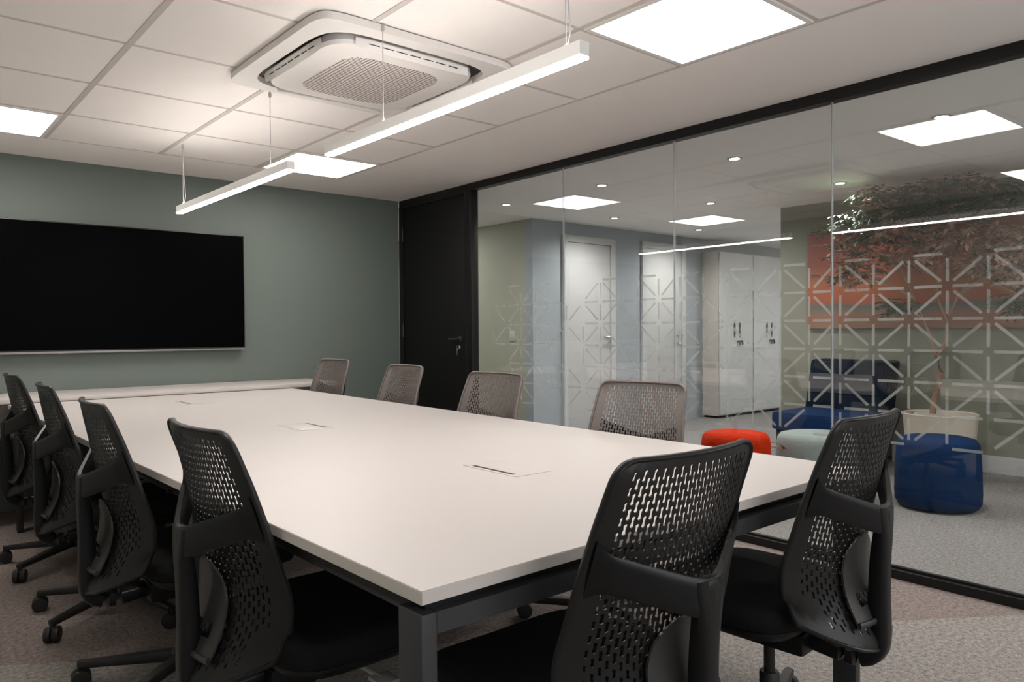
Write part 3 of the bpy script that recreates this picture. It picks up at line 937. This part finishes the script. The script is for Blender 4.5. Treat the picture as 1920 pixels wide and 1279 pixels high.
for i, (x, y, zt, h, label, grp) in enumerate(CH):
    c = chair0 if i == 0 else copy_tree(chair0)
    off = Matrix.Rotation(h, 3, 'Z') @ Vector((0, Y0, 0))
    c.location = (x - off.x, y - off.y, 0)
    c.rotation_euler = (0, 0, h)
    c.scale = (1, 1, zt / .95)
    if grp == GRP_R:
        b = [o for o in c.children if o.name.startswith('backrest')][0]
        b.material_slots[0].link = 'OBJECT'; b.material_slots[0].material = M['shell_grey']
    tag(c, label, 'office chair', grp)

# ------------------------------------------------------------------ lounge furniture
def pouf(name, x, y, r, h, mat, label, dark=None):
    t = empty(name, (x, y, 0))
    tag(t, label, 'pouf')
    bm = bmesh.new()
    add_lathe(bm, [(r * .80, .012), (r * .93, .018), (r * .99, .045), (r, .10), (r * .985, h * .55), (r * .955, h - .07), (r * .93, h - .03), (r * .86, h - .006), (r * .7, h + .004), (r * .3, h + .008)], n=56)
    build('body', bm, mat, t, smooth=60)
    bm = bmesh.new()
    add_lathe(bm, [(r * .78, 0), (r * .78, .014)], n=40)
    build('foot_ring', bm, M['black'], t)
    return t
pouf('pouf', 5.215, 1.885, .250, .448, M['navy'], 'round navy blue pouf in front of the beige planter')
pm = pouf('pouf', 4.83, 2.50, .266, .45, M['mint'], 'round pale mint pouf beside the navy armchair')
po = pouf('pouf', 4.32, 2.79, .229, .475, M['orange'], 'round bright orange pouf with a tan leather strap')
bm = bmesh.new()
loop = [(.0, 0, .012), (.045, 0, .010), (.085, 0, -.006), (.105, 0, -.030), (.085, 0, -.034), (.045, 0, -.022), (0, 0, -.012)]
v0 = []
for (a, b, c) in loop:
    v0.append((a, b, c))
add_tube(bm, v0, (.016, .0018), 8, sq=.5, up=Vector((0, 0, 1)))
ang = -.72
Rz = Matrix.Rotation(ang, 4, 'Z')
for v in bm.verts: v.co = Rz @ (v.co + Vector((.217, 0, .395)))
st = build('strap', bm, M['leather'], po, smooth=50)
bm = bmesh.new()
add_box(bm, (.217, -.016, .372), (.224, .016, .422), .002)
for v in bm.verts: v.co = Rz @ v.co
build('buckle', bm, M['chrome'], st, smooth=35)

# navy lounge chair against the sage wall, facing the glass
ar = empty('lounge_chair', (6.3, 3.06, 0))
tag(ar, 'dark navy high backed lounge chair against the sage wall', 'armchair')
bm = bmesh.new()
add_box(bm, (.10, -.345, .30), (.34, .345, .875), .03)
for v in bm.verts: v.co.x += .16 * (v.co.z - .30) / .6 - .08
build('backrest', bm, M['navy_d'], ar, smooth=50)
bm = bmesh.new()
add_box(bm, (-.50, -.345, .30), (.20, .345, .455), .035)
build('seat_cushion', bm, M['navy'], ar, smooth=50)
box('plinth', (-.46, -.32, .02), (.30, .32, .30), M['navy_d'], ar, .01)

# planter with tree
pl = empty('planter', (6.20, 2.225, 0))
tag(pl, 'large round beige planter behind the navy pouf', 'planter')
bm = bmesh.new()
add_lathe(bm, [(.18, 0), (.202, .02), (.238, .30), (.254, .485), (.258, .497), (.252, .503), (.241, .497), (.236, .46), (.234, .455)], n=56, cap1=False)
build('pot', bm, M['pot'], pl, smooth=40)
bm = bmesh.new()
add_lathe(bm, [(.236, .452), (.15, .466), (.03, .470)], n=40, cap0=False)
build('soil', bm, M['soil'], pl, smooth=60)

tr = empty('indoor_tree', (6.20, 2.225, .466))
tag(tr, 'slender indoor tree with spreading leafy crown growing in the beige planter', 'tree')
bm = bmesh.new()
def T(y, z, x=6.2): return Vector((x - 6.2, y - 2.225, z - .466))
rt = random.Random(11)
add_tube(bm, [T(2.279, .478), T(2.264, .62, 6.21), T(2.227, .744, 6.2), T(2.216, .805, 6.19), T(2.246, .935)], [.026, .022, .019, .019, .018], 10)
branches = [
 [T(2.246, .93), T(2.29, 1.089, 6.18), T(2.331, 1.213, 6.16), T(2.389, 1.379, 6.14), T(2.47, 1.62, 6.08), T(2.62, 1.90, 6.0)],
 [T(2.246, .93), T(2.19, 1.049, 6.22), T(2.191, 1.211, 6.24), T(2.125, 1.39, 6.27), T(2.00, 1.62, 6.30), T(1.86, 1.88, 6.33)],
 [T(2.191, 1.20, 6.24), T(2.235, 1.35, 6.20), T(2.24, 1.60, 6.15), T(2.22, 1.95, 6.1)],
 [T(2.389, 1.379, 6.14), T(2.55, 1.50, 6.1), T(2.80, 1.62, 6.05), T(3.0, 1.68, 6.0)],
 [T(2.125, 1.39, 6.27), T(1.95, 1.50, 6.2), T(1.75, 1.62, 6.15), T(1.5, 1.70, 6.1)],
 [T(2.331, 1.213, 6.16), T(2.42, 1.30, 6.10), T(2.50, 1.34, 6.05)],
 [T(2.00, 1.55, 6.30), T(1.80, 1.45, 6.15), T(1.66, 1.36, 6.1)],
 [T(2.47, 1.62, 6.08), T(2.70, 1.80, 6.0), T(2.92, 1.95, 5.95)],
]
for b in branches:
    n = len(b)
    add_tube(bm, b, [.014 * (1 - .75 * i / (n - 1)) for i in range(n)], 8)
build('trunk', bm, M['bark'], tr, smooth=50)
def leaf(bm, p, d, up, L, wd, mi):
    d = d.normalized(); s = d.cross(up)
    if s.length < .05: s = d.cross(Vector((1, 0, 0)))
    s.normalize(); nrm = s.cross(d)
    a = bm.verts.new(p); m1 = bm.verts.new(p + d * L * .45 - nrm * L * .05); t = bm.verts.new(p + d * L - nrm * L * .10)
    l = bm.verts.new(p + d * L * .42 + s * wd + nrm * L * .04); r = bm.verts.new(p + d * L * .42 - s * wd + nrm * L * .04)
    for f in ((a, m1, l), (l, m1, t), (a, r, m1), (r, t, m1)):
        bm.faces.new(f).material_index = mi
bm = bmesh.new()
# (y, z, x, ry, rz, rx, count, bronze share)
clumps = [(2.82, 1.90, 5.98, .24, .20, .25, 230, .15), (2.55, 2.02, 6.05, .30, .16, .3, 330, .1), (2.25, 2.10, 6.10, .34, .16, .3, 380, .1), (1.95, 2.10, 6.15, .32, .16, .3, 340, .1),
          (2.62, 2.22, 6.10, .22, .07, .25, 110, .3), (2.15, 2.22, 6.15, .34, .07, .25, 190, .3),
          (2.70, 1.70, 6.02, .28, .16, .25, 200, .75), (2.35, 1.80, 6.10, .30, .20, .3, 300, .8), (2.00, 1.78, 6.15, .28, .22, .3, 330, .85), (1.78, 1.70, 6.2, .24, .22, .25, 280, .9),
          (1.62, 1.60, 6.15, .20, .16, .22, 170, .85), (1.50, 1.75, 6.1, .16, .12, .2, 120, .85), (2.90, 1.56, 5.98, .2, .05, .15, 60, .5),
          (2.47, 1.33, 6.05, .10, .07, .10, 75, .0), (1.68, 1.34, 6.1, .12, .10, .12, 110, .05), (1.45, 1.50, 6.1, .12, .1, .12, 70, .6)]
for (cy, cz, cx, ry, rz_, rx, cnt, br) in clumps:
    for k in range(int(cnt * .42)):
        while True:
            u = Vector((rt.uniform(-1, 1), rt.uniform(-1, 1), rt.uniform(-1, 1)))
            if u.length < 1: break
        p = T(cy + u.y * ry, min(cz + u.z * rz_, 2.27), cx + u.x * rx)
        a = rt.uniform(0, 2 * PI)
        d = Vector((math.cos(a), math.sin(a), rt.uniform(-.7, .25))).normalized()
        mi = 1 if rt.random() < br else 0
        side = d.cross(Vector((0, 0, 1))).normalized()
        for q in range(5):                       # a sprig of leaflets
            pp = p + d * (.022 * q)
            sg = -1 if q % 2 else 1
            ld = (d + side * sg * (.9 if q < 4 else 0) + Vector((0, 0, rt.uniform(-.3, .15)))).normalized()
            if pp.z + .466 > 2.285: continue
            leaf(bm, pp, ld, Vector((0, 0, 1)), rt.uniform(.05, .078), rt.uniform(.012, .018), mi)
fo = build('foliage', bm, [M['leaf_green'], M['leaf_bronze']], tr)
fo['kind'] = 'stuff'

# canvas print on the sage wall
pa = empty('canvas_print', (6.75, 2.2, 1.15))
tag(pa, 'wide red and orange sunset canvas on the sage wall behind the tree', 'painting')
bm = bmesh.new()
add_box(bm, (-.032, -1.10, 0), (-.002, 1.365, .885), .003)
build('canvas', bm, M['painting'], pa, smooth=35)

# lockers
lk = empty('locker_cabinet', (9.05, 5.69, 0))
tag(lk, 'tall white double door locker cabinet beside the farther white door', 'cabinet')
LX0, LX1, LY0, LY1, LH = 8.262, 9.83, 5.565, BACK - .008, 2.145
def lb_(name, lo, hi, mat, par=lk, bev=0.0):
    return box(name, (lo[0] - 9.05, lo[1] - 5.69, lo[2]), (hi[0] - 9.05, hi[1] - 5.69, hi[2]), mat, par, bev)
lb_('body', (LX0, LY0 + .02, .03), (LX1, LY1, LH), M['locker_side'])
lb_('plinth', (LX0 + .03, LY0 + .05, 0), (LX1 - .03, LY1, .03), M['black'])
xm = (LX0 + LX1) / 2
for k, (a, b) in enumerate(((LX0 + .012, xm - .014), (xm + .014, LX1 - .01))):
    dr = lb_('door', (a, LY0, .045), (b, LY0 + .0195, LH - .012), M['locker_door'], lk, .002)
    for hx in (a + .32, a + .44):
        bm = bmesh.new()
        cx, cy = hx - 9.05, LY0 - 5.69
        rings = [[Vector((cx + .030 * w * c2, cy - .006 * s2 - .004, 1.135 + zz)) for c2, s2 in ((1, 0), (0, 1), (-1, 0), (0, -1))] for zz, w in ((-.10, .08), (-.05, .8), (0, .25), (.05, .8), (.10, .08))]
        add_loft(bm, rings)
        build('door_handle', bm, M['steel_dark'], dr)
    bm = bmesh.new()
    for hx in (a + .40, a + .47):
        add_tube(bm, [(hx - 9.05, LY0 - 5.69, .985), (hx - 9.05, LY0 - 5.72, .985)], .014, 12)
        add_tube(bm, [(hx - 9.05, LY0 - 5.715, .985), (hx - 9.05, LY0 - 5.715, .94)], .011, 8)
    build('keys', bm, M['steel_dark'], dr)

# downlights
def downlight(x, y, label):
    t = empty('downlight', (x, y, H))
    tag(t, label, 'ceiling spotlight', 'small round downlights in the lounge ceiling')
    bm = bmesh.new()
    add_lathe(bm, [(.034, -.002), (.036, -.010), (.050, -.008), (.052, -.001)], n=28, cap0=False, cap1=False)
    build('trim_ring', bm, M['white_paint'], t, smooth=40)
    bm = bmesh.new()
    add_lathe(bm, [(.034, -.0045), (.001, -.006)], n=24, cap0=False)
    build('lens', bm, M['spot_emit'], t)
    l = bpy.data.lights.new('downlight_lamp', 'SPOT')
    l.energy = 54; l.spot_size = math.radians(160); l.spot_blend = 1.0; l.shadow_soft_size = .035
    l.color = (1.0, .955, .91)
    lo = bpy.data.objects.new('downlight_lamp', l); COL.objects.link(lo); lo.parent = t; lo.location = (0, 0, -.03)
    return t
for x, y, lab in ((4.50, 5.32, 'small round downlight behind the glass closest to the black door'),
                  (4.50, 4.13, 'small round downlight just outside the glass in front of the olive corridor corner'),
                  (4.50, 2.91, 'small round downlight just outside the glass above the orange pouf'),
                  (4.50, 1.61, 'small round downlight just outside the glass nearest the viewer'),
                  (5.93, 5.27, 'small round downlight in front of the nearer white door'),
                  (5.93, 4.09, 'small round downlight midway between the glass and the farther white door'),
                  (5.93, 2.87, 'small round downlight above the navy lounge chair beside the tree crown'),
                  (7.41, 5.27, 'small round downlight in front of the farther white door, deepest in the lounge')):
    downlight(x, y, lab)

# bare fill lamps added out of view to brighten the lounge and corridor
def fill_lamp(x, y, size, watt):
    l = bpy.data.lights.new('lounge_panel_lamp', 'AREA'); l.size = size; l.energy = watt; l.color = (1.0, .965, .93)
    o = bpy.data.objects.new('lounge_panel_lamp', l); COL.objects.link(o); o.location = (x, y, H - .012)
fill_lamp(9.4, 3.2, .6, 65); fill_lamp(4.5, 7.4, .6, 22); fill_lamp(5.2, -.6, .6, 42)

# ------------------------------------------------------------------ world, camera, view
w = bpy.data.worlds.new('world'); SC.world = w; w.use_nodes = True
w.node_tree.nodes['Background'].inputs[0].default_value = (.96, .97, 1.0, 1)
w.node_tree.nodes['Background'].inputs[1].default_value = 3.3

F, yaw, pitch, roll = 1409.3, .7084, .0154, -.0064
cy_, sy_, cp, sp_, cr_, sr = math.cos(yaw), math.sin(yaw), math.cos(pitch), math.sin(pitch), math.cos(roll), math.sin(roll)
Ry = Matrix(((cy_, -sy_, 0), (sy_, cy_, 0), (0, 0, 1)))
Bm = Matrix(((1, 0, 0), (0, 0, -1), (0, 1, 0)))
Rp = Matrix(((1, 0, 0), (0, cp, -sp_), (0, sp_, cp)))
Rr = Matrix(((cr_, -sr, 0), (sr, cr_, 0), (0, 0, 1)))
R3 = Rr @ Rp @ Bm @ Ry
X, Yd, Z = R3[0], R3[1], R3[2]
cam = bpy.data.cameras.new('camera')
cam.sensor_width = 36.0; cam.lens = F / 1920 * 36
cam.clip_start = 0.05
co = bpy.data.objects.new('camera', cam); COL.objects.link(co)
mw = Matrix(((X[0], -Yd[0], -Z[0], 0), (X[1], -Yd[1], -Z[1], 0), (X[2], -Yd[2], -Z[2], CAMZ), (0, 0, 0, 1)))
co.matrix_world = mw
SC.camera = co
SC.view_settings.view_transform = 'Standard'
SC.view_settings.look = 'None'
SC.view_settings.exposure = 0.22
SC.view_settings.gamma = 1.0
SC.view_settings.use_curve_mapping = False
SC.cycles.use_denoising = True
SC.cycles.max_bounces = 12
SC.cycles.diffuse_bounces = 6
SC.cycles.transparent_max_bounces = 24
SC.cycles.sample_clamp_indirect = 6.0
SC.cycles.caustics_reflective = False
SC.cycles.caustics_refractive = False
